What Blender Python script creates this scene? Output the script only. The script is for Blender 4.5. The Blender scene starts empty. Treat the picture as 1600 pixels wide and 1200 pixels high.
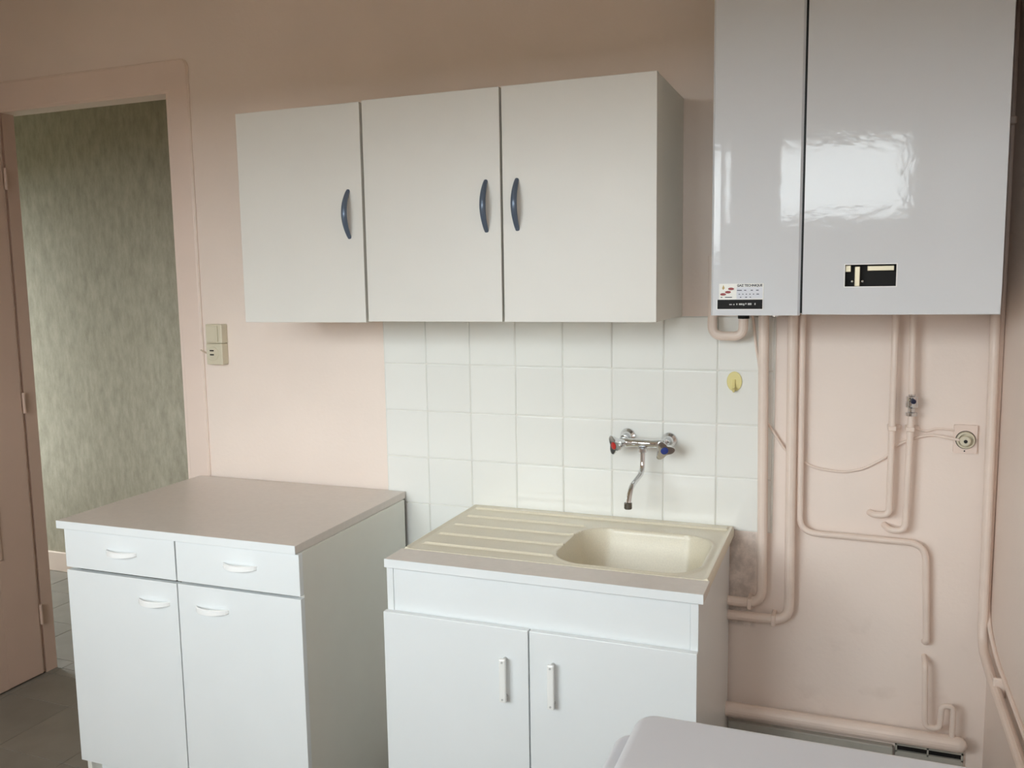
import bpy, bmesh, math, random
from mathutils import Vector, Matrix
random.seed(7)
scene = bpy.context.scene
col = scene.collection

# ------------------------------------------------------------------ camera
YAW, PITCH, ROLL = math.radians(-21.227), math.radians(-6.7696), math.radians(-0.8819)
F = Vector((math.sin(YAW)*math.cos(PITCH), math.cos(YAW)*math.cos(PITCH), math.sin(PITCH)))
R = F.cross(Vector((0, 0, 1))).normalized(); U = R.cross(F)
R2 = R*math.cos(ROLL) + U*math.sin(ROLL); U2 = -R*math.sin(ROLL) + U*math.cos(ROLL)
cam = bpy.data.cameras.new('camera'); camo = bpy.data.objects.new('camera', cam); col.objects.link(camo)
M4 = Matrix.Identity(4)
for i in range(3):
    M4[i][0], M4[i][1], M4[i][2] = R2[i], U2[i], -F[i]
M4[0][3], M4[1][3], M4[2][3] = 1.39265, -2.45585, 1.54398
camo.matrix_world = M4
cam.sensor_fit = 'HORIZONTAL'; cam.sensor_width = 36.0; cam.lens = 1368.656/1600*36
cam.clip_start = 0.02; cam.clip_end = 300
scene.camera = camo

# ------------------------------------------------------------------ light: overcast sky through the windows
world = bpy.data.worlds.new('overcast_sky'); scene.world = world; world.use_nodes = True
bg = world.node_tree.nodes['Background']
bg.inputs[0].default_value = (0.93, 0.98, 1.03, 1); bg.inputs[1].default_value = 17.0

def portal(name, loc, rot, sx, sy):
    l = bpy.data.lights.new(name, 'AREA'); l.shape = 'RECTANGLE'; l.size = sx; l.size_y = sy
    l.cycles.is_portal = True
    o = bpy.data.objects.new(name, l); col.objects.link(o); o.location = loc; o.rotation_euler = rot
# window openings (rear wall of the kitchen, end of the hall)
WY = -3.00
WIN_A = (0.96, 1.67, 1.80, 2.25)
WIN_B = (-.85, 0.76, 1.12, 2.25)
portal('daylight_portal', ((WIN_A[0]+WIN_A[1])/2, WY-0.24, (WIN_A[2]+WIN_A[3])/2), (math.radians(90), 0, 0), .72, .46)
portal('daylight_portal', ((WIN_B[0]+WIN_B[1])/2, WY-0.24, (WIN_B[2]+WIN_B[3])/2), (math.radians(90), 0, 0), 1.62, 1.15)
portal('daylight_portal', (-3.75, .53, 1.1), (0, math.radians(-90), 0), 2.1, .85)
vs = scene.view_settings
vs.view_transform = 'Standard'; vs.look = 'None'; vs.exposure = 0.0; vs.gamma = 1.0
try: vs.use_curve_mapping = False
except Exception: pass
scene.cycles.max_bounces = 10; scene.cycles.diffuse_bounces = 6
scene.cycles.transparent_max_bounces = 8
scene.cycles.caustics_reflective = False; scene.cycles.caustics_refractive = False
scene.cycles.use_denoising = True

# ------------------------------------------------------------------ materials
def srgb(c):
    return tuple(((v/255)/12.92 if v/255 <= .04045 else ((v/255+.055)/1.055)**2.4) for v in c) + (1,)
MATS = {}
def mat(name, rgb, rough=.5, metal=0., var=0., vscale=8., bump=0., bscale=60., spec=.5, trans=0., coat=0., stretch=None, rnd=0.):
    m = bpy.data.materials.new(name); m.use_nodes = True; nt = m.node_tree; n = nt.nodes; b = n['Principled BSDF']
    c = srgb(rgb)
    b.inputs['Base Color'].default_value = c; b.inputs['Roughness'].default_value = rough
    b.inputs['Metallic'].default_value = metal
    b.inputs['Specular IOR Level'].default_value = spec
    b.inputs['Transmission Weight'].default_value = trans
    b.inputs['Coat Weight'].default_value = coat; b.inputs['Coat Roughness'].default_value = .05
    tc = n.new('ShaderNodeTexCoord'); mp = n.new('ShaderNodeMapping')
    nt.links.new(tc.outputs['Object'], mp.inputs[0])
    if stretch: mp.inputs['Scale'].default_value = stretch
    if var or rnd:
        src = None
        if var:
            t = n.new('ShaderNodeTexNoise'); t.inputs['Scale'].default_value = vscale; t.inputs['Detail'].default_value = 5
            nt.links.new(mp.outputs[0], t.inputs['Vector'])
            rp = n.new('ShaderNodeMapRange'); rp.inputs[1].default_value = .3; rp.inputs[2].default_value = .7
            rp.inputs[3].default_value = 1-var; rp.inputs[4].default_value = 1+var*.6
            nt.links.new(t.outputs[0], rp.inputs[0]); src = rp.outputs[0]
        if rnd:
            oi = n.new('ShaderNodeObjectInfo'); r2 = n.new('ShaderNodeMapRange')
            r2.inputs[3].default_value = 1-rnd; r2.inputs[4].default_value = 1+rnd
            nt.links.new(oi.outputs['Random'], r2.inputs[0])
            if src is not None:
                mm = n.new('ShaderNodeMath'); mm.operation = 'MULTIPLY'
                nt.links.new(src, mm.inputs[0]); nt.links.new(r2.outputs[0], mm.inputs[1]); src = mm.outputs[0]
            else: src = r2.outputs[0]
        vm = n.new('ShaderNodeVectorMath'); vm.operation = 'SCALE'; vm.inputs[0].default_value = c[:3]
        nt.links.new(src, vm.inputs['Scale']); nt.links.new(vm.outputs[0], b.inputs['Base Color'])
    if bump:
        t = n.new('ShaderNodeTexNoise'); t.inputs['Scale'].default_value = bscale; t.inputs['Detail'].default_value = 3
        nt.links.new(mp.outputs[0], t.inputs['Vector'])
        bp = n.new('ShaderNodeBump'); bp.inputs['Strength'].default_value = bump; bp.inputs['Distance'].default_value = .002
        nt.links.new(t.outputs[0], bp.inputs['Height']); nt.links.new(bp.outputs[0], b.inputs['Normal'])
    MATS[name] = m; return m

PINK = (241, 226, 216)
mat('pink_paint', PINK, .55, var=.03, vscale=3, bump=.25, bscale=90)
mat('pink_pipe', (235, 217, 205), .42, var=.05, vscale=14, bump=.15, bscale=120)
mat('pink_gloss', (238, 219, 208), .35, var=.03, vscale=5, bump=.1, bscale=70)
mat('door_paint_jamb_shade', (198, 170, 154), .4, var=.03, vscale=5, bump=.1, bscale=70)  # door colour, also carries the painted shade of the left jamb
mat('ceiling_white', (222, 202, 176), .8)
mat('tile_white', (240, 240, 236), .09, var=.012, vscale=5, bump=.05, bscale=14, rnd=.012)
mat('grout', (230, 227, 220), .8, var=.08, vscale=20)
mat('white_laminate', (233, 236, 237), .32, var=.012, vscale=6, bump=.04, bscale=160)
mat('cream_laminate', (228, 225, 219), .38, var=.015, vscale=6, bump=.05, bscale=160)
mat('side_laminate', (232, 231, 223), .45, var=.02, vscale=6)
mat('hardboard_gap_shade', (92, 84, 74), .7, var=.08, vscale=20)  # hardboard back, and the shade painted into the cabinet gaps
mat('worktop_grey', (221, 212, 205), .34, var=.03, vscale=60, bump=.04, bscale=200)
mat('white_plastic', (250, 250, 249), .25)
mat('clear_plastic', (240, 240, 237), .2)
mat('blue_grey_metal', (96, 109, 128), .3, metal=.25, var=.06, vscale=30)
mat('sink_resin', (226, 218, 198), .3, var=.05, vscale=260, bump=.03, bscale=250)
mat('chrome', (225, 226, 228), .07, metal=1.)
mat('dark_chrome', (120, 116, 108), .25, metal=.9)
mat('black', (16, 15, 15), .45)
mat('soft_black', (24, 23, 22), .6, spec=.25)
mat('boiler_white', (222, 224, 228), .07, var=.008, vscale=4, bump=.14, bscale=42, spec=.28)
mat('boiler_side', (214, 214, 214), .3)
mat('sticker_white', (246, 245, 240), .4)
mat('sticker_pale', (222, 224, 232), .4)
mat('sticker_red', (150, 40, 40), .4)
mat('sticker_gold', (190, 160, 90), .4)
mat('sticker_ink', (52, 56, 72), .5)
mat('plate_grey', (190, 190, 188), .5)
mat('brass', (214, 204, 178), .35, metal=.6)
mat('red_cap', (190, 40, 34), .35)
mat('blue_cap', (40, 62, 140), .35)
mat('navy_cap', (26, 30, 60), .3)
mat('yellow_plastic', (226, 214, 148), .35)
mat('old_ivory', (214, 206, 184), .4)
mat('appliance_white', (213, 213, 219), .3, var=.01, vscale=5)
mat('floor_vinyl', (136, 128, 118), .62, var=.12, vscale=7, bump=.12, bscale=40, rnd=.05)
mat('floor_joint', (64, 58, 52), .8)
mat('yellow_glass', (190, 176, 120), .25, var=.15, vscale=30, bump=.5, bscale=60)
mat('skirting_grey', (176, 172, 162), .6, var=.12, vscale=12)
mat('concrete_out', (70, 74, 66), .9, var=.2, vscale=.3)
mat('render_out', (120, 112, 104), .9, var=.1, vscale=.5)
mat('frame_white', (236, 236, 232), .4)
mat('sill_stone', (96, 92, 86), .8)
mat('cable_beige', (206, 190, 172), .45)
mat('oak', (150, 112, 74), .5, var=.15, vscale=8, stretch=(1, 8, 8))

# back wall paint: the same pink with the bare, stained plaster strip beside the sink and scuffs low down
def wall_dirty():
    m = mat('pink_wall_stained', PINK, .55, var=.035, vscale=3, bump=.25, bscale=90)
    nt = m.node_tree; n = nt.nodes; b = n['Principled BSDF']
    old = b.inputs['Base Color'].links[0].from_socket
    geo = n.new('ShaderNodeNewGeometry'); sx = n.new('ShaderNodeSeparateXYZ'); nt.links.new(geo.outputs['Position'], sx.inputs[0])
    def band(sock, lo, hi, s):
        a = n.new('ShaderNodeMapRange'); a.interpolation_type = 'SMOOTHSTEP'
        a.inputs[1].default_value = lo-s; a.inputs[2].default_value = lo+s
        nt.links.new(sock, a.inputs[0])
        c = n.new('ShaderNodeMapRange'); c.interpolation_type = 'SMOOTHSTEP'
        c.inputs[1].default_value = hi-s; c.inputs[2].default_value = hi+s; c.inputs[3].default_value = 1; c.inputs[4].default_value = 0
        nt.links.new(sock, c.inputs[0])
        mu = n.new('ShaderNodeMath'); mu.operation = 'MULTIPLY'
        nt.links.new(a.outputs[0], mu.inputs[0]); nt.links.new(c.outputs[0], mu.inputs[1]); return mu.outputs[0]
    def mul(a, c):
        mu = n.new('ShaderNodeMath'); mu.operation = 'MULTIPLY'; nt.links.new(a, mu.inputs[0])
        if isinstance(c, float): mu.inputs[1].default_value = c
        else: nt.links.new(c, mu.inputs[1])
        return mu.outputs[0]
    t = n.new('ShaderNodeTexNoise'); t.inputs['Scale'].default_value = 26; t.inputs['Detail'].default_value = 7; t.inputs['Roughness'].default_value = .65
    nt.links.new(geo.outputs['Position'], t.inputs['Vector'])
    tr = n.new('ShaderNodeMapRange'); tr.inputs[1].default_value = .38; tr.inputs[2].default_value = .62
    nt.links.new(t.outputs[0], tr.inputs[0])
    patch = mul(mul(band(sx.outputs[0], 1.06, 1.162, .006), band(sx.outputs[2], .56, .835, .008)), tr.outputs[0])
    t2 = n.new('ShaderNodeTexNoise'); t2.inputs['Scale'].default_value = 9; t2.inputs['Detail'].default_value = 6
    nt.links.new(geo.outputs['Position'], t2.inputs['Vector'])
    tr2 = n.new('ShaderNodeMapRange'); tr2.inputs[1].default_value = .56; tr2.inputs[2].default_value = .72
    nt.links.new(t2.outputs[0], tr2.inputs[0])
    scuff = mul(mul(band(sx.outputs[0], 1.0, 1.7, .05), band(sx.outputs[2], .2, .62, .08)), tr2.outputs[0])
    def mix(fac, k, base, colr):
        x = n.new('ShaderNodeMix'); x.data_type = 'RGBA'
        nt.links.new(mul(fac, k), x.inputs[0]); nt.links.new(base, x.inputs[6]); x.inputs[7].default_value = srgb(colr); return x.outputs[2]
    c1 = mix(patch, .45, old, (150, 136, 124)); c2 = mix(scuff, .2, c1, (176, 150, 130))
    nt.links.new(c2, b.inputs['Base Color'])
wall_dirty()

# hall wallpaper: vertical dragged streaks in grey-green
def wallpaper():
    m = mat('hall_wallpaper', (196, 196, 176), .8)
    nt = m.node_tree; n = nt.nodes; b = n['Principled BSDF']
    geo = n.new('ShaderNodeNewGeometry'); mp = n.new('ShaderNodeMapping'); mp.inputs['Scale'].default_value = (16, 16, 6)
    nt.links.new(geo.outputs['Position'], mp.inputs[0])
    t = n.new('ShaderNodeTexNoise'); t.inputs['Scale'].default_value = 1.6; t.inputs['Detail'].default_value = 8; t.inputs['Roughness'].default_value = .68
    nt.links.new(mp.outputs[0], t.inputs['Vector'])
    r = n.new('ShaderNodeValToRGB'); e = r.color_ramp.elements
    e[0].position = .3; e[0].color = srgb((156, 148, 130)); e[1].position = .72; e[1].color = srgb((190, 183, 165))
    nt.links.new(t.outputs[0], r.inputs[0]); nt.links.new(r.outputs[0], b.inputs['Base Color'])
    bp = n.new('ShaderNodeBump'); bp.inputs['Strength'].default_value = .4; bp.inputs['Distance'].default_value = .003
    nt.links.new(t.outputs[0], bp.inputs['Height']); nt.links.new(bp.outputs[0], b.inputs['Normal'])
wallpaper()

# window glass: thin clear pane
def pane_mat():
    m = bpy.data.materials.new('window_glass'); m.use_nodes = True; nt = m.node_tree; n = nt.nodes
    out = n['Material Output']; n.remove(n['Principled BSDF'])
    a = n.new('ShaderNodeBsdfTransparent'); a.inputs[0].default_value = (.95, .97, .96, 1)
    g = n.new('ShaderNodeBsdfGlossy'); g.inputs['Roughness'].default_value = .02
    x = n.new('ShaderNodeMixShader'); x.inputs[0].default_value = .06
    nt.links.new(a.outputs[0], x.inputs[1]); nt.links.new(g.outputs[0], x.inputs[2]); nt.links.new(x.outputs[0], out.inputs[0])
    MATS['window_glass'] = m
pane_mat()

# ------------------------------------------------------------------ mesh helpers
def new(): return bmesh.new()
def box(bm, x0, x1, y0, y1, z0, z1, bev=0., seg=1):
    r = bmesh.ops.create_cube(bm, size=1.0); vs_ = r['verts']
    for v in vs_:
        v.co = Vector((x0+(v.co.x+.5)*(x1-x0), y0+(v.co.y+.5)*(y1-y0), z0+(v.co.z+.5)*(z1-z0)))
    if bev:
        ed = list({e for v in vs_ for e in v.link_edges})
        bmesh.ops.bevel(bm, geom=ed, offset=bev, segments=seg, profile=.5, affect='EDGES')
    return bm
def fillet(pts, r, n=6):
    pts = [Vector(p) for p in pts]; out = [pts[0]]
    for i in range(1, len(pts)-1):
        a, b, c = pts[i-1], pts[i], pts[i+1]
        d1 = (a-b); d2 = (c-b); l = min(r, d1.length*.49, d2.length*.49)
        p0 = b+d1.normalized()*l; p1 = b+d2.normalized()*l
        for k in range(n+1):
            t = k/n; out.append(p0*(1-t)**2 + b*2*t*(1-t) + p1*t*t)
    out.append(pts[-1]); return out
def tube(bm, pts, rad, seg=14, cap=True, sy=1.0):
    pts = [Vector(p) for p in pts]; rings = []
    n = len(pts); rads = rad if isinstance(rad, (list, tuple)) else [rad]*n
    t0 = (pts[1]-pts[0]).normalized()
    up = Vector((0, 1, 0)) if abs(t0.y) < .9 else Vector((1, 0, 0))
    nrm = (up - t0*up.dot(t0)).normalized()
    for i, p in enumerate(pts):
        if i == 0: t = t0
        elif i == n-1: t = (pts[-1]-pts[-2]).normalized()
        else: t = ((pts[i+1]-p).normalized()+(p-pts[i-1]).normalized()).normalized()
        nrm = (nrm - t*nrm.dot(t)).normalized(); bi = t.cross(nrm)
        rings.append([bm.verts.new(p + (nrm*math.cos(2*math.pi*k/seg) + bi*math.sin(2*math.pi*k/seg)*sy)*rads[i]) for k in range(seg)])
    for a, b in zip(rings, rings[1:]):
        for k in range(seg): bm.faces.new((a[k], a[(k+1) % seg], b[(k+1) % seg], b[k]))
    if cap:
        bm.faces.new(rings[0][::-1]); bm.faces.new(rings[-1])
    return bm
def lathe(bm, prof, seg=24, M=None):
    """prof: list of (radius, height); axis +Z, then transformed by M"""
    rings = []
    for r, h in prof:
        rings.append([bm.verts.new((M or Matrix.Identity(4)) @ Vector((r*math.cos(2*math.pi*k/seg), r*math.sin(2*math.pi*k/seg), h))) for k in range(seg)])
    for a, b in zip(rings, rings[1:]):
        for k in range(seg): bm.faces.new((a[k], a[(k+1) % seg], b[(k+1) % seg], b[k]))
    bm.faces.new(rings[0][::-1]); bm.faces.new(rings[-1]); return bm
def axis_m(loc, d):
    return Matrix.Translation(Vector(loc)) @ Vector(d).to_track_quat('Z', 'Y').to_matrix().to_4x4()
def plate(bm, outline, y0, y1):
    """outline: (x,z) loop extruded from y0 (back) to y1 (front)"""
    a = [bm.verts.new((x, y0, z)) for x, z in outline]; b = [bm.verts.new((x, y1, z)) for x, z in outline]
    n = len(outline)
    bm.faces.new(a); bm.faces.new(b[::-1])
    for k in range(n): bm.faces.new((a[k], b[k], b[(k+1) % n], a[(k+1) % n]))
    bmesh.ops.recalc_face_normals(bm, faces=bm.faces[:]); return bm
def obj(name, bm, m, parent=None, smooth=False, loc=None):
    me = bpy.data.meshes.new(name)
    bmesh.ops.recalc_face_normals(bm, faces=bm.faces[:])
    base = Vector(parent.get('_w', (0, 0, 0))) if parent else Vector((0, 0, 0))
    if loc is not None: base = Vector(loc)
    if base.length: bmesh.ops.translate(bm, verts=bm.verts[:], vec=-base)
    bm.to_mesh(me); bm.free()
    if smooth:
        for p in me.polygons: p.use_smooth = True
        me.set_sharp_from_angle(angle=math.radians(38))
        big = max(p.area for p in me.polygons)
        if big > .0008 and len(me.polygons) < 400:      # bevelled slabs: large faces keep their own flat normal
            nrm = [Vector((0, 0, 0)) for _ in me.vertices]
            for p in me.polygons:
                for v in p.vertices: nrm[v] += p.normal*p.area**1.5
            nrm = [n_.normalized() if n_.length else Vector((0, 0, 1)) for n_ in nrm]
            out_ = [None]*len(me.loops)
            for p in me.polygons:
                for li in p.loop_indices:
                    n_ = nrm[me.loops[li].vertex_index]
                    out_[li] = n_ if (n_.dot(p.normal) > .6 and p.area < big*.02) else p.normal
            me.normals_split_custom_set(out_)
    me.materials.append(MATS[m])
    o = bpy.data.objects.new(name, me); col.objects.link(o)
    if parent:
        o.parent = parent; o['_w'] = tuple(parent.get('_w', (0, 0, 0)))
    else:
        o['_w'] = tuple(base) ; o.location = base
    return o
def thing(name, label, cat, loc=(0, 0, 0), rz=0., group=None, local=False):
    o = bpy.data.objects.new(name, None); col.objects.link(o); o.location = loc; o.rotation_euler = (0, 0, rz)
    o.empty_display_size = .05
    o['_w'] = (0., 0., 0.) if local else tuple(loc)
    return tag(o, label, cat, group)
def tag(o, label, cat, group=None):
    o['label'] = label; o['category'] = cat
    if group: o['group'] = group
    return o
def struct(o, label=None):
    o['kind'] = 'structure'
    if label: o['label'] = label
    return o

# ------------------------------------------------------------------ the room
XL, XR, ZC = -1.80, 1.746, 2.60
W0 = 0.006            # painted face of the back wall (the tiles stand 6 mm proud)
DX0, DX1, DZ = -1.612, -0.803, 2.206   # door opening
WT = 0.056            # back face of the thin partition
HY = 0.98             # hall far wall
# floor slab with joint-coloured top, vinyl tiles lie on it
fl = struct(obj('floor', box(new(), -3.7, XR+.1, WY-.2, HY+.1, -.12, -.004), 'floor_joint'), 'grey vinyl tile floor running from kitchen into hall')
tm = None
def floor_tile(cx, cy, sx, sy):
    global tm
    if sx > .29 and sy > .29 and tm:
        o = bpy.data.objects.new('tile', tm); col.objects.link(o)
    else:
        o = obj('tile', box(new(), -sx/2+.0012, sx/2-.0012, -sy/2+.0012, sy/2-.0012, -.004, 0, .0008), 'floor_vinyl')
        if sx > .29 and sy > .29: tm = o.data
    o.parent = fl; o.location = (cx, cy, 0)
def grid(x0, x1, y0, y1):
    xs = [x0] + [v for v in [-3.67+.3*k for k in range(30)] if x0+.02 < v < x1-.02] + [x1]
    ys = [y0] + [v for v in [-3.78+.3*k for k in range(30)] if y0+.02 < v < y1-.02] + [y1]
    for a, b in zip(xs, xs[1:]):
        for c, d in zip(ys, ys[1:]): floor_tile((a+b)/2, (c+d)/2, b-a, d-c)
grid(XL, XR, WY, W0)
grid(DX0, DX1, W0, WT)
grid(-3.6, -.45, WT, HY)

struct(obj('ceiling', box(new(), -3.7, XR+.1, WY-.2, HY+.1, ZC, ZC+.1), 'ceiling_white'))
bm = new()
box(bm, XL-.1, DX0, W0, WT, 0, ZC); box(bm, DX0, DX1, W0, WT, DZ, ZC); box(bm, DX1, XR+.1, W0, WT, 0, ZC)
wall_back = struct(obj('wall_back', bm, 'pink_wall_stained'), 'pink painted kitchen wall with white tile splashback')
struct(obj('wall_right', box(new(), XR, XR+.1, WY, W0, 0, ZC), 'pink_paint'))
struct(obj('wall_left', box(new(), XL-.1, XL, WY, W0, 0, ZC), 'pink_paint'))
# wall behind the photographer with its two windows
bm = new()
xs = [XL-.1, WIN_B[0], WIN_B[1], WIN_A[0], WIN_A[1], XR+.1]
for k in (0, 2, 4): box(bm, xs[k], xs[k+1], WY-.2, WY, 0, ZC)
for w in (WIN_A, WIN_B):
    box(bm, w[0], w[1], WY-.2, WY, 0, w[2]); box(bm, w[0], w[1], WY-.2, WY, w[3], ZC)
struct(obj('wall_front', bm, 'pink_paint'))
def window(name, w):
    x0, x1, z0, z1 = w; y0, y1 = WY-.06, WY-.01
    bm = new(); t = .045
    box(bm, x0, x0+t, y0, y1, z0, z1); box(bm, x1-t, x1, y0, y1, z0, z1)
    box(bm, x0+t, x1-t, y0, y1, z0, z0+t); box(bm, x0+t, x1-t, y0, y1, z1-t, z1)
    o = struct(obj(name, bm, 'frame_white'))
    obj('pane', box(new(), x0+t, x1-t, y0+.02, y0+.026, z0+t, z1-t), 'window_glass', o)
    obj('outer_sill', box(new(), x0, x1, WY-.23, y0, z0, z0+.012, .003), 'sill_stone', o)
    if x1-x0 > 1: obj('mullion', box(new(), (x0+x1)/2-.04, (x0+x1)/2+.04, y0, y1, z0+t, z1-t), 'frame_white', o)
window('window_1', WIN_A); window('window_2', WIN_B)
# hall
struct(obj('wall_hall', box(new(), -3.7, -.35, HY, HY+.1, 0, ZC), 'hall_wallpaper'), 'grey-green dragged wallpaper wall seen through the doorway')
struct(obj('wall_hall_right', box(new(), -.45, -.35, WT, HY, 0, ZC), 'hall_wallpaper'))
bm = new()
box(bm, -3.7, -3.6, -.1, HY, 0, .5); box(bm, -3.7, -3.6, -.1, HY, 2.10, ZC); box(bm, -3.7, -3.6, -.1, .12, .5, 2.10); box(bm, -3.7, -3.6, .94, HY, .5, 2.10)
struct(obj('wall_hall_left', bm, 'hall_wallpaper'))
struct(obj('wall_hall_near', box(new(), -3.6, XL-.1, W0, WT, 0, ZC), 'hall_wallpaper'))
bm = new()
box(bm, -3.68, -3.64, .12, .16, .5, 2.10); box(bm, -3.68, -3.64, .90, .94, .5, 2.10)
box(bm, -3.68, -3.64, .16, .90, .5, .54); box(bm, -3.68, -3.64, .16, .90, 2.06, 2.10)
w3 = struct(obj('window_3', bm, 'frame_white'))
obj('pane', box(new(), -3.664, -3.658, .16, .90, .54, 2.06), 'window_glass', w3)
bm = new(); box(bm, -3.6, -.45, HY-.014, HY, 0, .108, .004, 2)
struct(obj('baseboard_hall', bm, 'pink_gloss'), 'pink painted skirting board along the hall wall')
# ground outside, a storey below
struct(obj('ground', box(new(), -60, 60, -80, 60, -4.1, -4.0), 'concrete_out'))
# unseen house added across the street to block the low sky light
hs = bpy.data.objects.new('sky_blocking_house', None); col.objects.link(hs); hs.location = (-2, -34, -4.0); hs['_w'] = (-2, -34, -4.0); struct(hs, 'plain grey unseen house added across the street to block low sky')
obj('wall', box(new(), -26, 22, -40, -30, -4.0, 1.2), 'render_out', hs)
bm = new(); plate(bm, [(-27, 1.2), (23, 1.2), (23, 1.4), (18, 2.4), (-22, 2.4), (-27, 1.4)], -40.5, -29.5); obj('roof', bm, 'concrete_out', hs)
for k in range(8):
    w_ = obj('window', box(new(), -23+k*5.6, -21.6+k*5.6, -30.0, -29.94, -1.2, .5), 'frame_white', hs)
    obj('pane', box(new(), -22.9+k*5.6, -21.7+k*5.6, -29.94, -29.92, -1.1, .4), 'soft_black', w_)

# door frame: flat pressed frame with rounded outer corners, almost flush with the wall
def frame_outline(x0, x1, z1, r=.03):
    pts = [(x0, 0)]
    for k in range(7):
        a = math.pi - k*math.pi/12; pts.append((x0+r+r*math.cos(a), z1-r+r*math.sin(a)))
    for k in range(7):
        a = math.pi/2 - k*math.pi/12; pts.append((x1-r+r*math.cos(a), z1-r+r*math.sin(a)))
    pts.append((x1, 0)); return pts
OX0, OX1, OZ = DX0-.078, DX1+.081, DZ+.094
out = frame_outline(OX0, OX1, OZ)
inn = [(DX0+.002, 0), (DX0+.002, DZ-.002), (DX1-.002, DZ-.002), (DX1-.002, 0)]
loop = out + inn[::-1]
fr = struct(obj('trim_1', plate(new(), loop, W0+.004, W0-.006), 'pink_gloss'), 'pink painted door frame with rounded outer corner')
m_ = fr.modifiers.new('edge', 'BEVEL'); m_.width = .004; m_.segments = 2; m_.limit_method = 'ANGLE'
# lining of the opening
obj('lining', box(new(), DX1-.012, DX1, W0-.004, WT+.01, 0, DZ), 'pink_gloss', fr)
obj('lining', box(new(), DX0-.002, DX0+.012, W0+.003, WT+.004, 0, DZ-.012), 'door_paint_jamb_shade', fr)  # left jamb face: its shade is put into the darker paint
obj('lining', box(new(), DX0+.0, DX1-.012, W0-.004, WT+.02, DZ-.012, DZ), 'pink_gloss', fr)
bm = new(); tube(bm, fillet([(OX1+.003, W0-.003, .0), (OX1+.003, W0-.003, OZ-.001), (OX0-.003, W0-.003, OZ+.003)], .03), .0035, 8)
ob = obj('frame_cable', bm, 'pink_pipe', fr, True)

# door leaf, opened into the kitchen at a right angle
LX = -1.592; LY0, LY1 = -.012, -.775
d1 = struct(bpy.data.objects.new('door_1', None), 'brownish pink door leaf with glazed panel, opened into the kitchen'); col.objects.link(d1)
d1.location = (LX, LY0, .008); d1['_w'] = (LX, LY0, .008)
T = .038
GY0, GY1, GZ0, GZ1 = -.165, -.62, .53, 1.98
bm = new()
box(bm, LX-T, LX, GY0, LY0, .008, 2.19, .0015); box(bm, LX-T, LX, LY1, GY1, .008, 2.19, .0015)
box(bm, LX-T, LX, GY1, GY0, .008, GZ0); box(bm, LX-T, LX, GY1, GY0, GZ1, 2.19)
obj('leaf', bm, 'door_paint_jamb_shade', d1)
obj('pane', box(new(), LX-.022, LX-.016, GY1, GY0, GZ0, GZ1), 'yellow_glass', d1)
bm = new()
for a, b, c, d in ((GY0, GY0+.014, GZ0-.014, GZ1+.014), (GY1-.014, GY1, GZ0-.014, GZ1+.014), (GY1, GY0, GZ0-.014, GZ0), (GY1, GY0, GZ1, GZ1+.014)):
    box(bm, LX-.01, LX+.006, a, b, c, d, .003)
obj('glazing_bead', bm, 'door_paint_jamb_shade', d1)
bm = new(); lathe(bm, [(.022, 0), (.022, .008), (.009, .01), (.009, .045)], 16, axis_m((LX, -.70, 1.04), (1, 0, 0)))
tube(bm, [(LX+.04, -.70, 1.04), (LX+.044, -.64, 1.04), (LX+.044, -.58, 1.042)], .009, 10)
obj('handle', bm, 'chrome', d1, True)
for z in (.25, 1.1, 1.95):
    bm = new(); tube(bm, [(LX+.006, LY0+.006, z-.04), (LX+.006, LY0+.006, z+.04)], .006, 10); obj('hinge', bm, 'door_paint_jamb_shade', d1, True)

# wall tiles, 15 cm, each its own piece on the back wall
TS = .15; TZ = 1.436
bm = new(); box(bm, .0, 8*TS+.004, .0028, W0, TZ-4*TS, TZ); box(bm, 0, 7*TS, .0028, W0, TZ-6*TS, TZ-4*TS)
obj('grout', bm, 'grout', wall_back)
tmesh = None
for r in range(6):
    for c in range(8):
        if r >= 4 and c >= (7 if r == 4 else 3): continue
        if tmesh is None:
            o = obj('tile', box(new(), -.0743, .0743, 0, .0058, -.0743, .0743, .0042, 3), 'tile_white', None, True); tmesh = o.data
        else:
            o = bpy.data.objects.new('tile', tmesh); col.objects.link(o)
        o.parent = wall_back
        o.location = (c*TS+.075+random.uniform(-.0004, .0004), random.uniform(-.0004, .0004), TZ-r*TS-.075+random.uniform(-.0004, .0004))
        o.rotation_euler = (random.gauss(0, .005), random.gauss(0, .0012), random.gauss(0, .005))

# ------------------------------------------------------------------ base cabinet (rotated a touch against the wall)
bc = thing('base_cabinet', 'white base cabinet with grey worktop, two drawers over two doors, beside the doorway', 'cabinet', (-.333, -.318, 0), .0125, local=True)
X0, X1 = -.386, .408
for a, b in ((X0, X0+.016), (X1-.016, X1)):
    obj('side_panel', box(new(), a, b, -.283, .29, 0, .850, .0006), 'side_laminate', bc)
obj('bottom_board', box(new(), X0+.016, X1-.016, -.275, .28, .12, .136), 'side_laminate', bc)
obj('rail', box(new(), X0+.016, X1-.016, -.275, -.20, .728, .734), 'side_laminate', bc)
obj('top_board', box(new(), X0+.016, X1-.016, -.278, .28, .836, .850), 'side_laminate', bc)
obj('divider', box(new(), .001, .021, -.278, -.24, .734, .836), 'side_laminate', bc)
obj('back_panel', box(new(), X0+.002, X1-.001, .29, .294, .05, .850), 'hardboard_gap_shade', bc)
bm = new(); box(bm, X0+.004, X1-.004, -.245, -.23, .0, .12)
obj('plinth', bm, 'white_laminate', bc)
bm = new(); box(bm, X0+.016, X1-.016, -.268, -.262, .136, .836); obj('shadow_board', bm, 'hardboard_gap_shade', bc)  # dark sheet standing in for shade in the door and drawer gaps
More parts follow.
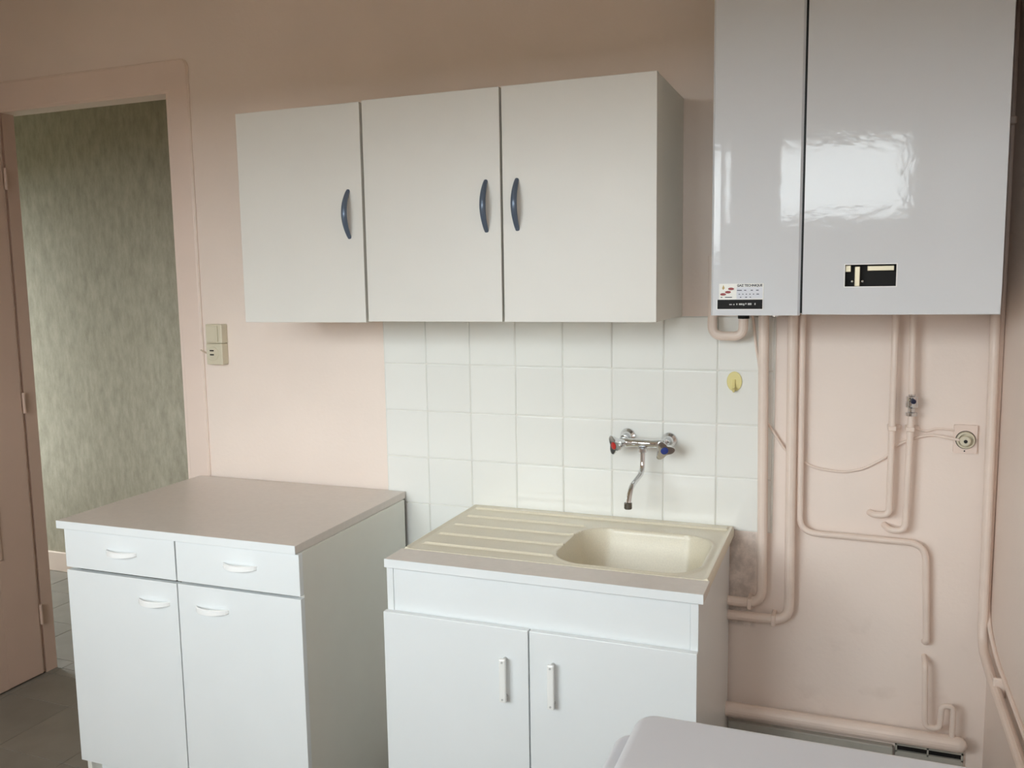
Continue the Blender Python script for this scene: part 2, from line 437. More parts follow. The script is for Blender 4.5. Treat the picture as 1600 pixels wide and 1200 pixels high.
wt = obj('worktop', box(new(), -.410, .403, -.306, .306, .8505, .873, .001), 'worktop_grey', bc)
obj('front_edging', box(new(), -.410, .403, -.3085, -.306, .8505, .8732, .0008), 'white_laminate', wt)
def bow_handle_h(cx, y, z, L, parent):
    bm = new(); n = 16; rows = []
    for k in range(n+1):
        t = k/n; x = cx-L/2+L*t; b = math.sin(math.pi*t)**.65
        yo = y-.001-.027*b; h = .0055+.0030*b; th = .0045
        rows.append([bm.verts.new((x, yo+th if k not in (0, n) else y, z+h)), bm.verts.new((x, yo, z+h*.8)), bm.verts.new((x, yo, z-h*.8)), bm.verts.new((x, yo+th if k not in (0, n) else y, z-h))])
    for a, b in zip(rows, rows[1:]):
        for k in range(4): bm.faces.new((a[k], a[(k+1) % 4], b[(k+1) % 4], b[k]))
    bm.faces.new(rows[0]); bm.faces.new(rows[-1][::-1])
    return obj('handle', bm, 'white_plastic', parent, True)
MX = .0105
for name, a, b, z0, z1, hx, hz in (('drawer', X0-.002, MX-.0025, .736, .8485, -.178, .797), ('drawer', MX+.0025, X1+.001, .736, .8485, .224, .800),
                                    ('door', X0-.002, MX-.002, .140, .7275, -.072, .667), ('door', MX+.002, X1+.002, .140, .7285, .126, .668)):
    d = obj(name, box(new(), a, b, -.302, -.284, z0, z1, .0012, 2), 'white_laminate', bc)
    bow_handle_h(hx, -.302, hz, .108, d)

# ------------------------------------------------------------------ sink unit
su = thing('sink_cabinet', 'white sink base cabinet with two doors, under the cream sink', 'cabinet', (.70, -.28, 0))
for a, b in ((.297, .315), (1.073, 1.091)):
    obj('side_panel', box(new(), a, b, -.545, -.008, 0, .822, .0008), 'white_laminate', su)
obj('front_fascia', box(new(), .3155, 1.0725, -.543, -.527, .700, .8215, .0008), 'white_laminate', su)
obj('bottom_board', box(new(), .3155, 1.0725, -.526, -.010, .10, .116), 'side_laminate', su)
obj('back_panel', box(new(), .3155, 1.0725, -.018, -.010, .12, .55), 'side_laminate', su)
obj('plinth', box(new(), .3155, 1.0725, -.49, -.475, 0, .098), 'white_laminate', su)
for a, b, hx, hz0, hz1 in ((.2945, .6885, .630, .527, .637), (.692, 1.0915, .7525, .529, .640)):
    d = obj('door', box(new(), a, b, -.5645, -.5465, .105, .7065, .0014, 2), 'white_laminate', su)
    bm = new(); box(bm, hx-.0085, hx+.0085, -.590, -.580, hz0, hz1, .003, 2)
    h = obj('handle', bm, 'clear_plastic', d, True)
    for z in (hz0+.008, hz1-.008):
        bm = new(); tube(bm, [(hx, -.5645, z), (hx, -.5805, z)], .005, 10); tube(bm, [(hx, -.5898, z), (hx, -.5915, z)], .0026, 10); obj('screw', bm, 'plate_grey', h, True)
obj('shadow_board', box(new(), .3155, 1.0725, -.524, -.519, .116, .70), 'hardboard_gap_shade', su)  # dark sheet paints the shade seen between the sink doors

# worktop strip plus moulded resin sink, one piece on the cabinet
sk = thing('kitchen_sink', 'cream moulded sink with ribbed drainer, single bowl and pinkish grey front strip', 'sink', (.70, -.28, .8225))
st = obj('front_strip', box(new(), .300, 1.104, -.560, -.466, .8225, .8445, .001), 'worktop_grey', sk)
obj('front_edging', box(new(), .300, 1.104, -.5625, -.560, .8225, .8449, .0008), 'white_laminate', st)
SX0, SX1, SY0, SY1 = .307, 1.102, -.466, -.002
BX0, BX1, BY0, BY1 = .703, 1.068, -.448, -.128
def sdrr(x, y, x0, x1, y0, y1, r):
    cx, cy = (x0+x1)/2, (y0+y1)/2; qx = abs(x-cx)-(x1-x0)/2+r; qy = abs(y-cy)-(y1-y0)/2+r
    return math.hypot(max(qx, 0), max(qy, 0))+min(max(qx, qy), 0)-r
def ss(a, b, x):
    t = min(1, max(0, (x-a)/(b-a))); return t*t*(3-2*t)
def sink_h(x, y):
    z = .8455
    e = min(x-SX0, SX1-x, SY1-y)
    z += .0035*(1-ss(.008, .014, e))*ss(0, .003, e) - .004*(1-ss(0, .003, e))   # raised rim
    yb = SY1-y
    if SX0+.02 < x < SX1-.014:                                          # back ledge step
        z += .006*(1-ss(.040, .045, yb))*ss(.014, .018, yb)
    if SX0+.028 < x < BX0+.02:                                          # ribs of the drainer
        for yr in (-.128, -.222, -.318, -.412):
            z += .0055*math.exp(-((y-yr)/.0030)**2)*ss(SX0+.028, SX0+.036, x)*(1-ss(BX0-.004, BX0+.006, x))
    d = -sdrr(x, y, BX0, BX1, BY0, BY1, .085)
    z += .003*math.exp(-((d+.006)/.006)**2)
    if d > 0:
        t = min(1, d/.075); z -= .150*(1-(1-t)**2.6)+.006*ss(.075, .15, d)
    return z
NX, NY = 200, 250
bm = new(); g = []
for j in range(NY+1):
    y = SY0+(SY1-SY0)*j/NY
    g.append([bm.verts.new((SX0+(SX1-SX0)*i/NX, y, sink_h(SX0+(SX1-SX0)*i/NX, y))) for i in range(NX+1)])
for j in range(NY):
    for i in range(NX): bm.faces.new((g[j][i], g[j][i+1], g[j+1][i+1], g[j+1][i]))
border = [g[0][i] for i in range(NX+1)] + [g[j][NX] for j in range(1, NY+1)] + [g[NY][i] for i in range(NX-1, -1, -1)] + [g[j][0] for j in range(NY-1, 0, -1)]
low = [bm.verts.new((v.co.x, v.co.y, .8226)) for v in border]
for k in range(len(border)): bm.faces.new((border[k], low[k], low[(k+1) % len(low)], border[(k+1) % len(border)]))
sb = obj('basin', bm, 'sink_resin', sk, True)
bm = new(); lathe(bm, [(.004, 0), (.034, 0), (.034, .004), (.030, .006), (.004, .003)], 24, axis_m((.90, -.29, sink_h(.90, -.29)-.0005), (0, 0, 1)))
obj('drain', bm, 'chrome', sk, True)
# overflow slot in the left wall of the bowl
bm = new()
lathe(bm, [(.011, 0), (.012, .0015), (.010, .003)], 20, axis_m((.7245, -.335, sink_h(.7245, -.335)), (1, 0, .42)))
ov = obj('overflow', bm, 'black', sk, True)

# ------------------------------------------------------------------ wall cabinets
def bow_handle_v(x, y, z0, z1, parent):
    n = 18; pts = []; rad = []
    for k in range(n+1):
        t = k/n; pts.append((x, y+.002-.026*math.sin(math.pi*t)**.8, z0+(z1-z0)*t)); rad.append(.0045+.0022*math.sin(math.pi*t))
    bm = new(); tube(bm, pts, rad, 12, sy=1.25)
    return obj('handle', bm, 'blue_grey_metal', parent, True)
def wall_cab(label, x0, x1, doors, z0, z1):
    t = thing('wall_cabinet', label, 'cabinet', ((x0+x1)/2, -.17, z0))
    for a, b in ((x0, x0+.016), (x1-.016, x1)):
        obj('side_panel', box(new(), a, b, -.330, .004, z0, z1, .0006), 'side_laminate', t)
    obj('bottom_board', box(new(), x0+.016, x1-.016, -.328, .002, z0, z0+.016), 'side_laminate', t)
    obj('top_board', box(new(), x0+.016, x1-.016, -.328, .002, z1-.016, z1), 'side_laminate', t)
    obj('shadow_board', box(new(), x0+.016, x1-.016, -.318, -.312, z0+.016, z1-.016), 'hardboard_gap_shade', t)  # added dark sheet, shade of the gaps between wall doors
    for a, b, hx, h0, h1, dz in doors:
        d = obj('door', box(new(), a, b, -.349, -.3315, z0-.001+dz, z1+dz, .0012, 2), 'cream_laminate', t)
        bow_handle_v(hx, -.349, h0, h1, d)
    return t
wall_cab('narrow white wall cabinet with a single door, left of the double one', -.2555, .1485, [(-.2565, .1465, .1035, 1.665, 1.793, 0)], 1.4345, 2.024)
wall_cab('wide white wall cabinet with two doors, hung beside the boiler', .154, .9505, [(.1545, .5505, .5105, 1.669, 1.797, 0), (.5565, .9515, .5955, 1.670, 1.796, 0)], 1.4375, 2.0265)

# ------------------------------------------------------------------ boiler
bo = thing('gas_boiler', 'tall glossy white wall boiler in the corner above the pipes', 'boiler', (1.384, -.16, 1.456))
obj('casing', box(new(), 1.0835, 1.684, -.325, .004, 1.458, 2.40, .003), 'boiler_side', bo)
obj('seam_board', box(new(), 1.27, 1.30, -.330, -.324, 1.458, 2.398), 'black', bo)
def front_panel(name, x0, x1, z0, z1, hole=None, bulge=0.):
    """folded steel front: rounded vertical edges, optional rectangular cut-out"""
    y0, y1, r = -.325, -.350, .006
    bm = new()
    if hole is None:
        n = 40; prof = []
        for k in range(n+1):
            t = k/n; x = x0+(x1-x0)*t; e = min(t, 1-t)*(x1-x0)
            yy = y1 + (r-math.sqrt(max(0, r*r-(r-min(e, r))**2)))
            yy -= bulge*(math.exp(-((x-x0-.02)/.020)**2)+math.exp(-((x1-x-.045)/.030)**2))
            prof.append((x, yy))
        rows = []
        for z in (z0, z1):
            rows.append([bm.verts.new((x, yy, z)) for x, yy in prof] + [bm.verts.new((x1, y0, z)), bm.verts.new((x0, y0, z))])
        m = len(rows[0])
        for k in range(m): bm.faces.new((rows[0][k], rows[0][(k+1) % m], rows[1][(k+1) % m], rows[1][k]))
        bm.faces.new(rows[0]); bm.faces.new(rows[1][::-1])
    else:
        hx0, hx1, hz0, hz1 = hole
        xsg = [x0, hx0, hx1, x1]; zsg = [z0, hz0, hz1, z1]
        V = {}
        for s, y in ((0, y0), (1, y1)):
            for i, x in enumerate(xsg):
                for j, z in enumerate(zsg): V[s, i, j] = bm.verts.new((x, y, z))
        for i in range(3):
            for j in range(3):
                if i == 1 and j == 1: continue
                bm.faces.new((V[1, i, j], V[1, i+1, j], V[1, i+1, j+1], V[1, i, j+1]))
                bm.faces.new((V[0, i, j], V[0, i, j+1], V[0, i+1, j+1], V[0, i+1, j]))
        for k in range(3):
            for (a, b) in (((k, 0), (k+1, 0)), ((k, 3), (k+1, 3)), ((0, k), (0, k+1)), ((3, k), (3, k+1))):
                bm.faces.new((V[0, a[0], a[1]], V[0, b[0], b[1]], V[1, b[0], b[1]], V[1, a[0], a[1]]))
        for (a, b) in (((1, 1), (2, 1)), ((1, 2), (2, 2)), ((1, 1), (1, 2)), ((2, 1), (2, 2))):
            bm.faces.new((V[0, a[0], a[1]], V[0, b[0], b[1]], V[1, b[0], b[1]], V[1, a[0], a[1]]))
        ed = [e for e in bm.edges if all(abs(v.co.y-y1) < 1e-6 for v in e.verts) and
              (all(abs(v.co.x-x0) < 1e-6 for v in e.verts) or all(abs(v.co.x-x1) < 1e-6 for v in e.verts) or all(abs(v.co.z-z0) < 1e-6 for v in e.verts))]
        bmesh.ops.bevel(bm, geom=ed, offset=.003, segments=3, profile=.5, affect='EDGES')
    return obj(name, bm, 'boiler_white', bo, True)
lp = front_panel('narrow_front', 1.0815, 1.2815, 1.4535, 2.40, None, .0012)
HOLE = (1.376, 1.481, 1.518, 1.566)
rp_ = front_panel('wide_front', 1.2865, 1.6865, 1.4555, 2.40, HOLE)
# gauge window
hx0, hx1, hz0, hz1 = HOLE
bm = new()
for a, b, c, d in ((hx0-.002, hx0, hz0-.002, hz1+.002), (hx1, hx1+.002, hz0-.002, hz1+.002), (hx0, hx1, hz0-.002, hz0), (hx0, hx1, hz1, hz1+.002)):
    box(bm, a, b, -.3512, -.349, c, d)
obj('window_rim', bm, 'white_plastic', rp_)
obj('window_back', box(new(), hx0, hx1, -.3265, -.3255, hz0, hz1), 'soft_black', rp_)
bm = new(); box(bm, hx0+.020, hx0+.031, -.345, -.3265, hz0, hz1-.004, .001); obj('gas_tap', bm, 'brass', rp_)
for a, b, c, d in ((.0005, .012, .016, .001), (.046, .101, .014, .003)):
    obj('metal_bar', box(new(), hx0+a, hx0+b, -.338, -.3265, hz1-c, hz1-d, .001), 'brass', rp_)
for dx in (.015, .0365):
    bm = new(); lathe(bm, [(.0028, 0), (.0028, .006), (.001, .007)], 12, axis_m((hx0+dx, -.3265, hz0+.011), (0, -1, 0))); obj('tap_screw', bm, 'chrome', rp_, True)
# sticker and name plate on the narrow front
sx0, sx1, sz0, sz1 = 1.1005, 1.2015, 1.4905, 1.5275
PY = -.3515
sticker = obj('sticker', box(new(), sx0, sx1, PY-.0006, PY+.003, sz0, sz1), 'sticker_white', lp)
obj('sticker_field', box(new(), sx0+.040, sx1-.002, PY-.0008, PY-.0006, sz0+.002, sz1-.008), 'sticker_pale', lp)
def ell(cx, cz, rx, rz, n=18): return [(cx+rx*math.cos(2*math.pi*k/n), cz+rz*math.sin(2*math.pi*k/n)) for k in range(n)]
for cx, cz in ((.0095, .0125), (.0205, .0175), (.0275, .0250)):
    obj('red_mark', plate(new(), ell(sx0+cx, sz0+cz, .0068, .0030), PY-.0005, PY-.0010), 'sticker_red', lp)
obj('flame_mark', plate(new(), [(sx0+.0095, sz0+.0225), (sx0+.013, sz0+.027), (sx0+.0115, sz0+.030), (sx0+.0103, sz0+.0345), (sx0+.0085, sz0+.030), (sx0+.0070, sz0+.027)], PY-.0005, PY-.0010), 'sticker_gold', lp)
def text(name, body, x, z, size, m, parent, width=None, y=PY-.0010):
    cu = bpy.data.curves.new(name, 'FONT'); cu.body = body; cu.size = size; cu.extrude = .0001; cu.offset = .00025
    to = bpy.data.objects.new(name, cu); col.objects.link(to)
    bpy.context.view_layer.update()
    dg = bpy.context.evaluated_depsgraph_get(); me = bpy.data.meshes.new_from_object(to.evaluated_get(dg))
    bpy.data.objects.remove(to)
    w = max(v.co.x for v in me.vertices)-min(v.co.x for v in me.vertices); sx = (width/w) if width else 1
    base = Vector(parent['_w'])
    for v in me.vertices: v.co = Vector((x+v.co.x*sx, y-v.co.z, z+v.co.y))-base
    me.materials.append(MATS[m]); o = bpy.data.objects.new(name, me); col.objects.link(o); o.parent = parent; return o
text('sticker_heading', 'GAZ TECHNIQUE', sx0+.041, sz1-.0068, .0075, 'sticker_ink', lp, .057)
bm = new()
for z, segs in ((sz0+.0215, ((.041, .052), (.057, .062), (.072, .077), (.084, .090))), (sz0+.0125, ((.045, .048), (.053, .056), (.061, .064), (.069, .072), (.077, .080), (.085, .091))),
                (sz0+.0055, ((.004, .008), (.014, .030), (.048, .051), (.060, .064), (.070, .073)))):
    for a, b in segs: box(bm, sx0+a, sx0+b, PY-.0010, PY-.0007, z-.0009, z+.0009)
obj('small_print', bm, 'sticker_ink', lp)
np_ = obj('name_plate', box(new(), sx0-.0035, sx1-.002, PY-.001, PY+.003, 1.4685, 1.4905, .0006), 'soft_black', lp)
bm = new(); 
for a, b, c, d in ((sx0-.0035, sx1-.002, 1.4670, 1.4686), (sx0-.0055, sx0-.0034, 1.4670, 1.4905), (sx1-.0021, sx1-.0005, 1.4670, 1.4905)): box(bm, a, b, PY-.0012, PY+.003, c, d)
obj('plate_rim', bm, 'white_plastic', lp)
bm = new()
for a, b, z, h in ((.024, .030, 1.4792, .0012), (.033, .036, 1.4792, .0014), (.040, .0425, 1.4798, .0018), (.046, .0545, 1.4798, .0019), (.0555, .0585, 1.4790, .0024), (.0605, .063, 1.4808, .0018), (.066, .0745, 1.4802, .0022), (.081, .0835, 1.4802, .0022)):
    box(bm, sx0+a, sx0+b, PY-.0014, PY-.001, z-h, z+h)
obj('plate_lettering', bm, 'plate_grey', lp)
# connections under the boiler
bm = new(); lathe(bm, [(.009, 0), (.015, .001), (.015, .012), (.010, .013), (.010, .03)], 12, axis_m((1.125, -.06, 1.432), (0, 0, 1))); obj('gas_union', bm, 'soft_black', bo, True)
bm = new(); box(bm, 1.245, 1.30, -.20, -.10, 1.4515, 1.4585); obj('bottom_bracket', bm, 'white_plastic', bo)
bm = new(); lathe(bm, [(.008, 0), (.012, .001), (.012, .012), (.008, .013), (.008, .024)], 12, axis_m((1.205, -.05, 1.437), (0, 0, 1))); obj('drain_stub', bm, 'chrome', bo, True)

# ------------------------------------------------------------------ pipes on the back wall, painted over with the wall colour
def pipe(label, pts, r, fil=.03, m='pink_pipe', name='wall_pipe', cat='pipe', clips=(), group=None):
    path = fillet(pts, fil, 7); b = Vector(pts[-1])
    t = thing(name, label, cat, tuple(Vector(pts[-1])), group=group)
    bm = new(); tube(bm, path, r, 14); obj('tube', bm, m, t, True)
    for c in clips:
        cx, cy, cz, horiz = c
        bm = new()
        if horiz: box(bm, cx-.006, cx+.006, cy-r-.002, W0, cz-r-.002, cz+r+.002, .002)
        else: box(bm, cx-r-.002, cx+r+.002, cy-r-.002, W0, cz-.006, cz+.006, .002)
        bm2 = new(); 
        if horiz: box(bm, cx-.006, cx+.006, W0-.012, W0, cz-r-.016, cz-r, .002)
        else: box(bm, cx+r, cx+r+.014, W0-.012, W0, cz-.006, cz+.006, .002)
        bm2.free()
        obj('clip', bm, m, t)
    return t
pipe('short pink U-shaped gas pipe bend under the boiler corner', [(1.043, -.06, 1.60), (1.043, -.06, 1.386), (1.124, -.06, 1.386), (1.125, -.06, 1.436)], .0125, .03)
pipe('thick pink vertical pipe nearest the tiles, turning behind the sink', [(1.1735, -.03, 1.468), (1.183, -.03, .642), (1.06, -.03, .642)], .0135, .045, clips=[(1.150, -.03, .642, True)])
pipe('second thick pink pipe running lower behind the sink', [(1.248, -.03, 1.468), (1.2555, -.03, .603), (1.06, -.03, .600)], .0135, .045, clips=[(1.215, -.03, .602, True)])
pipe('thin pink pipe with a long horizontal run, ending open above the lower stub', [(1.272, -.02, 1.468), (1.2775, -.02, .853), (1.588, -.02, .850), (1.599, -.02, .585), (1.597, .004, .578)], .0085, .045)
pipe('pink pipe left of the chrome valve, hooked at its end', [(1.497, -.03, 1.468), (1.498, -.03, .922), (1.464, -.03, .918), (1.452, .004, .916)], .0085, .035, clips=[(1.498, -.03, 1.150, False)])
pv = pipe('pink pipe carrying the small chrome valve, hooked at its end', [(1.537, -.03, 1.468), (1.5415, -.03, 1.21), (1.537, -.03, .884), (1.502, -.03, .880), (1.488, .004, .886)], .0085, .035, clips=[(1.540, -.03, 1.150, False)])
bm = new()
lathe(bm, [(.0085, 0), (.0145, .001), (.0145, .009), (.009, .011), (.009, .020), (.0145, .023), (.0155, .030), (.0135, .041), (.0145, .043), (.0145, .050), (.009, .052), (.009, .056)], 20, axis_m((1.5415, -.03, 1.184), (0, 0, 1)))
v_ = obj('valve', bm, 'chrome', pv, True)
bm = new(); lathe(bm, [(.004, 0), (.004, .006), (.0065, .007), (.006, .013), (.003, .014)], 16, axis_m((1.5415, -.042, 1.224), (.25, -1, 0))); obj('valve_knob', bm, 'navy_cap', v_, True)
cp = pipe('pink pipe in the corner turning to run along the right wall', [(1.7205, -.030, 2.60), (1.7205, -.030, 1.437), (1.7265, -.028, .604), (1.7265, -.14, .590), (1.7265, -1.4, .585)], .0115, .06)
bm = new(); box(bm, 1.720, 1.746, -.273, -.262, .571, .618, .003)
obj('clip', bm, 'pink_pipe', cp)
cc = thing('wall_cable', 'thin pink cable in the wall corner, beside the corner pipe', 'cable', (1.740, -.012, .62))
bm = new(); tube(bm, fillet([(1.740, -.004, 2.60), (1.740, -.004, .66), (1.7425, -.15, .617), (1.7425, -1.4, .607)], .06), .0055, 10); obj('tube', bm, 'pink_pipe', cc, True)
bm = new(); box(bm, 1.722, 1.746, -.022, .005, 1.895, 1.915, .003); obj('clip', bm, 'pink_pipe', cc)
pipe('short pink pipe stub with an S bend dropping into the fat pipe', [(1.597, .004, .538), (1.597, -.04, .534), (1.602, -.04, .362), (1.637, -.04, .362), (1.640, -.04, .428), (1.667, -.04, .428), (1.667, -.04, .335)], .0072, .018)
ip = thing('wall_pipe', 'fat pink horizontal pipe low on the wall with a rounded end', 'pipe', (1.4, -.045, .328))
bm = new(); tube(bm, [(1.07, -.04, .327), (1.68, -.04, .328), (1.692, -.04, .328), (1.699, -.04, .328), (1.703, -.04, .328)], [.0205, .0205, .018, .012, .003], 18); obj('tube', bm, 'pink_pipe', ip, True)
# skirting under the fat pipe
bm = new(); box(bm, 1.093, 1.530, -.016, W0, 0, .278, .003); struct(obj('baseboard_back', bm, 'skirting_grey'), 'grey board on the wall below the fat pipe')
vt = thing('wall_slit', 'dark framed vent low on the wall under the fat pipe', 'slit', (1.61, .0, .25))
bm = new(); box(bm, 1.535, 1.70, -.004, W0, .281, .292); box(bm, 1.535, 1.70, -.004, W0, .240, .266); box(bm, 1.535, 1.540, -.004, W0, .262, .286); box(bm, 1.695, 1.70, -.004, W0, .262, .286); box(bm, 1.613, 1.617, -.004, W0, .262, .286)
obj('frame', bm, 'skirting_grey', vt); obj('slot', box(new(), 1.540, 1.695, .003, W0-.0005, .266, .281), 'black', vt)  # black strip inside a grey frame draws the dark slit

# ------------------------------------------------------------------ sagging cable and its socket
cb = thing('power_cable', 'thin beige cable sagging across the wall from the boiler to the round socket', 'cable', (1.383, -.008, 1.015))
pts = [(1.140, -.02, 1.452), (1.146, -.010, 1.425), (1.152, -.008, 1.36), (1.163, -.006, 1.30), (1.166, -.006, 1.20), (1.180, -.008, 1.155), (1.193, -.008, 1.138), (1.237, -.006, 1.07), (1.281, -.004, 1.043), (1.315, -.003, 1.027), (1.383, -.003, 1.021), (1.434, -.003, 1.034), (1.487, -.004, 1.069), (1.505, -.004, 1.095), (1.531, -.004, 1.114), (1.564, -.005, 1.127), (1.593, -.008, 1.135), (1.62, -.014, 1.131), (1.655, -.022, 1.126)]
bm = new(); tube(bm, fillet(pts, .02, 4), .0034, 8); obj('cord', bm, 'pink_pipe', cb, True)
bm = new(); lathe(bm, [(.004, 0), (.006, .004), (.007, .018), (.013, .020), (.013, .028), (.011, .030)], 18, axis_m((1.6705, .004, 1.124), (-.1, -1, 0))); plug = obj('plug', bm, 'old_ivory', cb, True)
bm = new(); lathe(bm, [(.0045, 0), (.0045, .0012), (.003, .0014)], 12, axis_m((1.6685, -.0258, 1.1235), (0, -1, 0))); obj('plug_hole', bm, 'black', plug, True)
bm = new(); tube(bm, fillet([(1.548, -.004, 1.150), (1.58, -.003, 1.140), (1.60, -.003, 1.150), (1.645, -.003, 1.148)], .01, 4), .0028, 8); obj('spare_cord', bm, 'pink_pipe', cb, True)
so = thing('wall_socket', 'square pink wall socket with a round insert by the corner pipe', 'socket', (1.6705, .0, 1.125))
def rrect(x0, x1, z0, z1, r, n=5):
    o = []
    for cx, cz, a0 in ((x1-r, z0+r, -90), (x1-r, z1-r, 0), (x0+r, z1-r, 90), (x0+r, z0+r, 180)):
        for k in range(n+1):
            a = math.radians(a0+90*k/n); o.append((cx+r*math.cos(a), cz+r*math.sin(a)))
    return o
obj('plate', plate(new(), rrect(1.643, 1.697, 1.089, 1.162, .004), W0, W0-.010), 'pink_gloss', so)
bm = new(); M_ = axis_m((1.6705, -.004, 1.124), (0, -1, 0))
lathe(bm, [(.0215, 0), (.0215, .008), (.020, .0095), (.017, .0095), (.0165, .002), (.001, .002)], 28, M_); obj('round_insert', bm, 'old_ivory', so, True)
bm = new(); lathe(bm, [(.0222, 0), (.0235, .0004), (.0222, .0012)], 28, axis_m((1.6705, -.004, 1.124), (0, -1, 0))); obj('gap_ring', bm, 'hardboard_gap_shade', so, True)
bm = new(); lathe(bm, [(.0018, 0), (.0018, .001)], 10, axis_m((1.669, -.0040, 1.0955), (0, -1, 0))); obj('screw', bm, 'black', so, True)

# ------------------------------------------------------------------ switch and socket by the door
sw = thing('light_switch', 'ivory square rocker switch above the small socket by the door frame', 'switch', (-.645, -.012, 1.341))
obj('housing', box(new(), -.680, -.612, -.026, W0, 1.3435, 1.409, .003, 2), 'old_ivory', sw, True)
obj('rocker', box(new(), -.6745, -.627, -.031, -.026, 1.349, 1.4035, .0015, 2), 'old_ivory', sw, True)
s2 = thing('wall_socket', 'ivory two-slot socket under the rocker switch', 'socket', (-.645, -.012, 1.270))
obj('housing', box(new(), -.681, -.613, -.026, W0, 1.270, 1.3425, .003, 2), 'old_ivory', s2, True)
bm = new(); lathe(bm, [(.024, 0), (.024, .003), (.021, .004), (.019, .001), (.001, .001)], 26, axis_m((-.652, -.026, 1.308), (0, -1, 0))); obj('round_insert', bm, 'old_ivory', s2, True)
for dz in (-.0035, .0105):
    obj('slot', box(new(), -.664, -.648, -.0282, -.0262, 1.308+dz-.0022, 1.308+dz+.0022), 'black', s2)
cw = thing('cable_end', 'short pale cable end between the door frame and the ivory socket', 'cable', (-.70, .0, 1.30))
bm = new(); tube(bm, fillet([(OX1-.002, W0-.008, 1.318), (-.705, -.004, 1.309), (-.682, -.006, 1.306)], .01, 4), .003, 8); obj('cord', bm, 'cable_beige', cw, True)

# ------------------------------------------------------------------ tap
ta = thing('wall_mixer_tap', 'chrome wall mixer tap with red and blue handles above the sink', 'tap', (.856, -.03, 1.086))
BY, BZ = -.066, 1.0835
for x, z in ((.7975, 1.091), (.9175, 1.084)):
    bm = new(); lathe(bm, [(.0225, 0), (.0215, .006), (.015, .014), (.0105, .019), (.0105, .055)], 28, axis_m((x, -.001, z), (0, -1, 0))); obj('wall_rosette', bm, 'chrome', ta, True)
bm = new(); lathe(bm, [(.006, 0), (.0135, .002), (.0135, .020), (.0115, .023), (.0115, .101), (.0135, .104), (.0135, .122), (.006, .124)], 24, axis_m((.796, BY, BZ), (1, 0, 0)))
obj('body', bm, 'chrome', ta, True)
def tap_handle(loc, d, capm):
    M = axis_m(loc, d); bm = new(); seg = 36; rings = []
    for h, r, lob in ((0, .0105, 0), (.006, .0115, .05), (.016, .0150, .22), (.027, .0215, .30), (.034, .0235, .32), (.0365, .0215, .30)):
        rings.append([bm.verts.new(M @ Vector((r*(1+lob*math.cos(3*(2*math.pi*k/seg)))*math.cos(2*math.pi*k/seg), r*(1+lob*math.cos(3*(2*math.pi*k/seg)))*math.sin(2*math.pi*k/seg), h))) for k in range(seg)])
    for a, b in zip(rings, rings[1:]):
        for k in range(seg): bm.faces.new((a[k], a[(k+1) % seg], b[(k+1) % seg], b[k]))
    bm.faces.new(rings[0][::-1]); bm.faces.new(rings[-1])
    h = obj('handle', bm, 'chrome', ta, True)
    bm = new(); lathe(bm, [(.0105, 0), (.0105, .0016), (.009, .0026)], 18, axis_m(M @ Vector((0, 0, .036)), d)); obj('cap', bm, capm, h, True)
tap_handle((.803, BY-.006, BZ-.001), (-.62, -.75, -.12), 'red_cap')
tap_handle((.909, BY-.006, BZ-.001), (.42, -.86, -.28), 'blue_cap')
bm = new(); lathe(bm, [(.010, 0), (.0125, .001), (.0125, .012), (.009, .014)], 20, axis_m((.856, BY-.004, BZ-.012), (0, 0, -1))); obj('spout_nut', bm, 'chrome', ta, True)
bm = new()
tube(bm, fillet([(.856, BY-.004, BZ-.020), (.857, BY-.008, 1.003), (.848, -.178, .983), (.845, -.196, .935)], .035, 8), .0076, 16); obj('spout', bm, 'chrome', ta, True)
bm = new(); lathe(bm, [(.0085, 0), (.0108, .001), (.0108, .016), (.009, .018)], 20, axis_m((.845, -.1955, .944), (0, -.02, -1))); obj('aerator', bm, 'dark_chrome', ta, True)

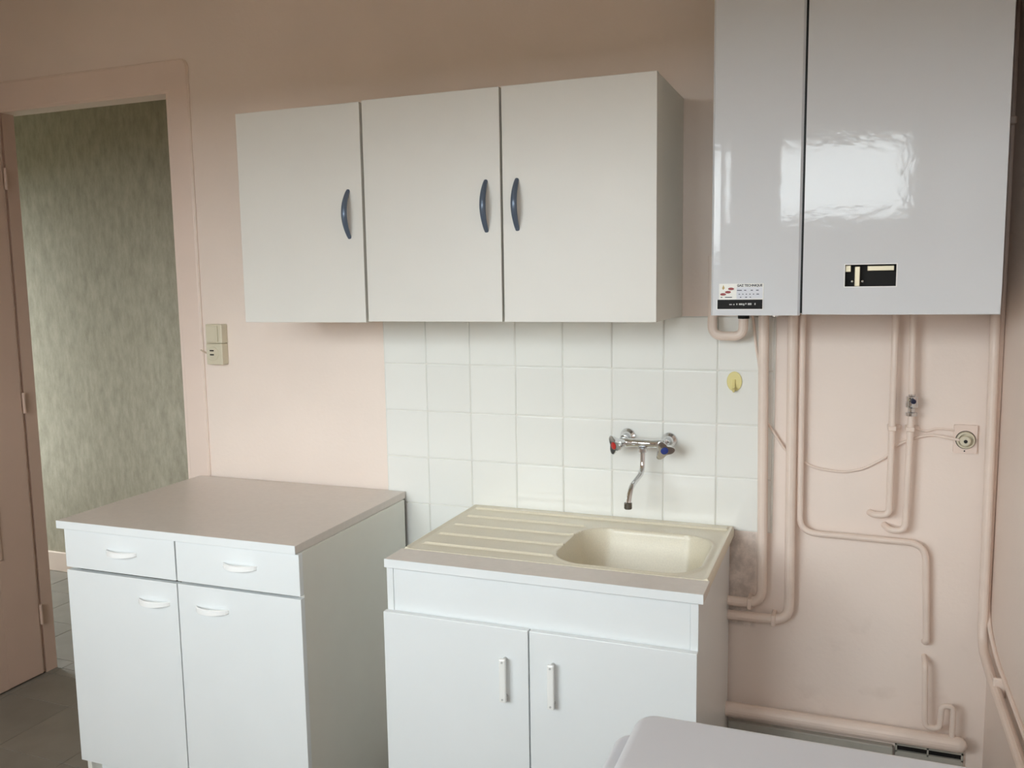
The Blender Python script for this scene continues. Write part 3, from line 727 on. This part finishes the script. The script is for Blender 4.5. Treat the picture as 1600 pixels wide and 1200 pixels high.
# ------------------------------------------------------------------ yellow hook on the tiles
hk = thing('adhesive_hook', 'small yellow oval stick-on hook on the white tiles', 'hook', (1.0965, .0, 1.255))
bm = new(); plate(bm, ell(1.0965, 1.2575, .0205, .0275, 30), -.0008, -.0045); o = obj('base', bm, 'yellow_plastic', hk)
mb = o.modifiers.new('edge', 'BEVEL'); mb.width = .0015; mb.segments = 2; mb.limit_method = 'ANGLE'
bm = new(); tube(bm, fillet([(1.0965, -.0035, 1.262), (1.0965, -.012, 1.240), (1.0965, -.018, 1.230), (1.0965, -.026, 1.243)], .008, 5), .0038, 10); obj('prong', bm, 'yellow_plastic', hk, True)

# ------------------------------------------------------------------ appliance in the foreground
ap = thing('washing_machine', 'white appliance with a rounded lid at the lower right edge of the picture', 'appliance', (1.40, -1.47, 0))
def rounded_slab(x0, x1, y0, y1, z0, z1, r, e):
    """rounded-corner slab with a soft top edge of radius e"""
    def ring(inset, z):
        rr = max(r-inset, .002); o = []
        for cx, cy, a0 in ((x1-inset-rr, y0+inset+rr, -90), (x1-inset-rr, y1-inset-rr, 0), (x0+inset+rr, y1-inset-rr, 90), (x0+inset+rr, y0+inset+rr, 180)):
            for k in range(9):
                a = math.radians(a0+90*k/8); o.append((cx+rr*math.cos(a), cy+rr*math.sin(a), z))
        return o
    bm = new(); rings = [ring(0, z0)]
    for k in range(7):
        a = math.pi/2*k/6; rings.append(ring(e*(1-math.cos(a)), z1-e+e*math.sin(a)))
    vr = [[bm.verts.new(p) for p in q] for q in rings]; m = len(vr[0])
    for a, b in zip(vr, vr[1:]):
        for k in range(m): bm.faces.new((a[k], a[(k+1) % m], b[(k+1) % m], b[k]))
    bm.faces.new(vr[0][::-1]); bm.faces.new(vr[-1]); return bm
obj('body', rounded_slab(1.072, 1.690, -1.77, -1.192, .03, .845, .03, .012), 'appliance_white', ap, True)
obj('lid', rounded_slab(1.098, 1.665, -1.775, -1.168, .846, .871, .035, .016), 'appliance_white', ap, True)
for x in (1.13, 1.63):
    for y in (-1.72, -1.24):
        bm = new(); lathe(bm, [(.02, 0), (.02, .01), (.012, .012), (.012, .032)], 14, axis_m((x, y, 0), (0, 0, 1))); obj('foot', bm, 'soft_black', ap, True)

for o in scene.objects:
    if '_w' in o: del o['_w']
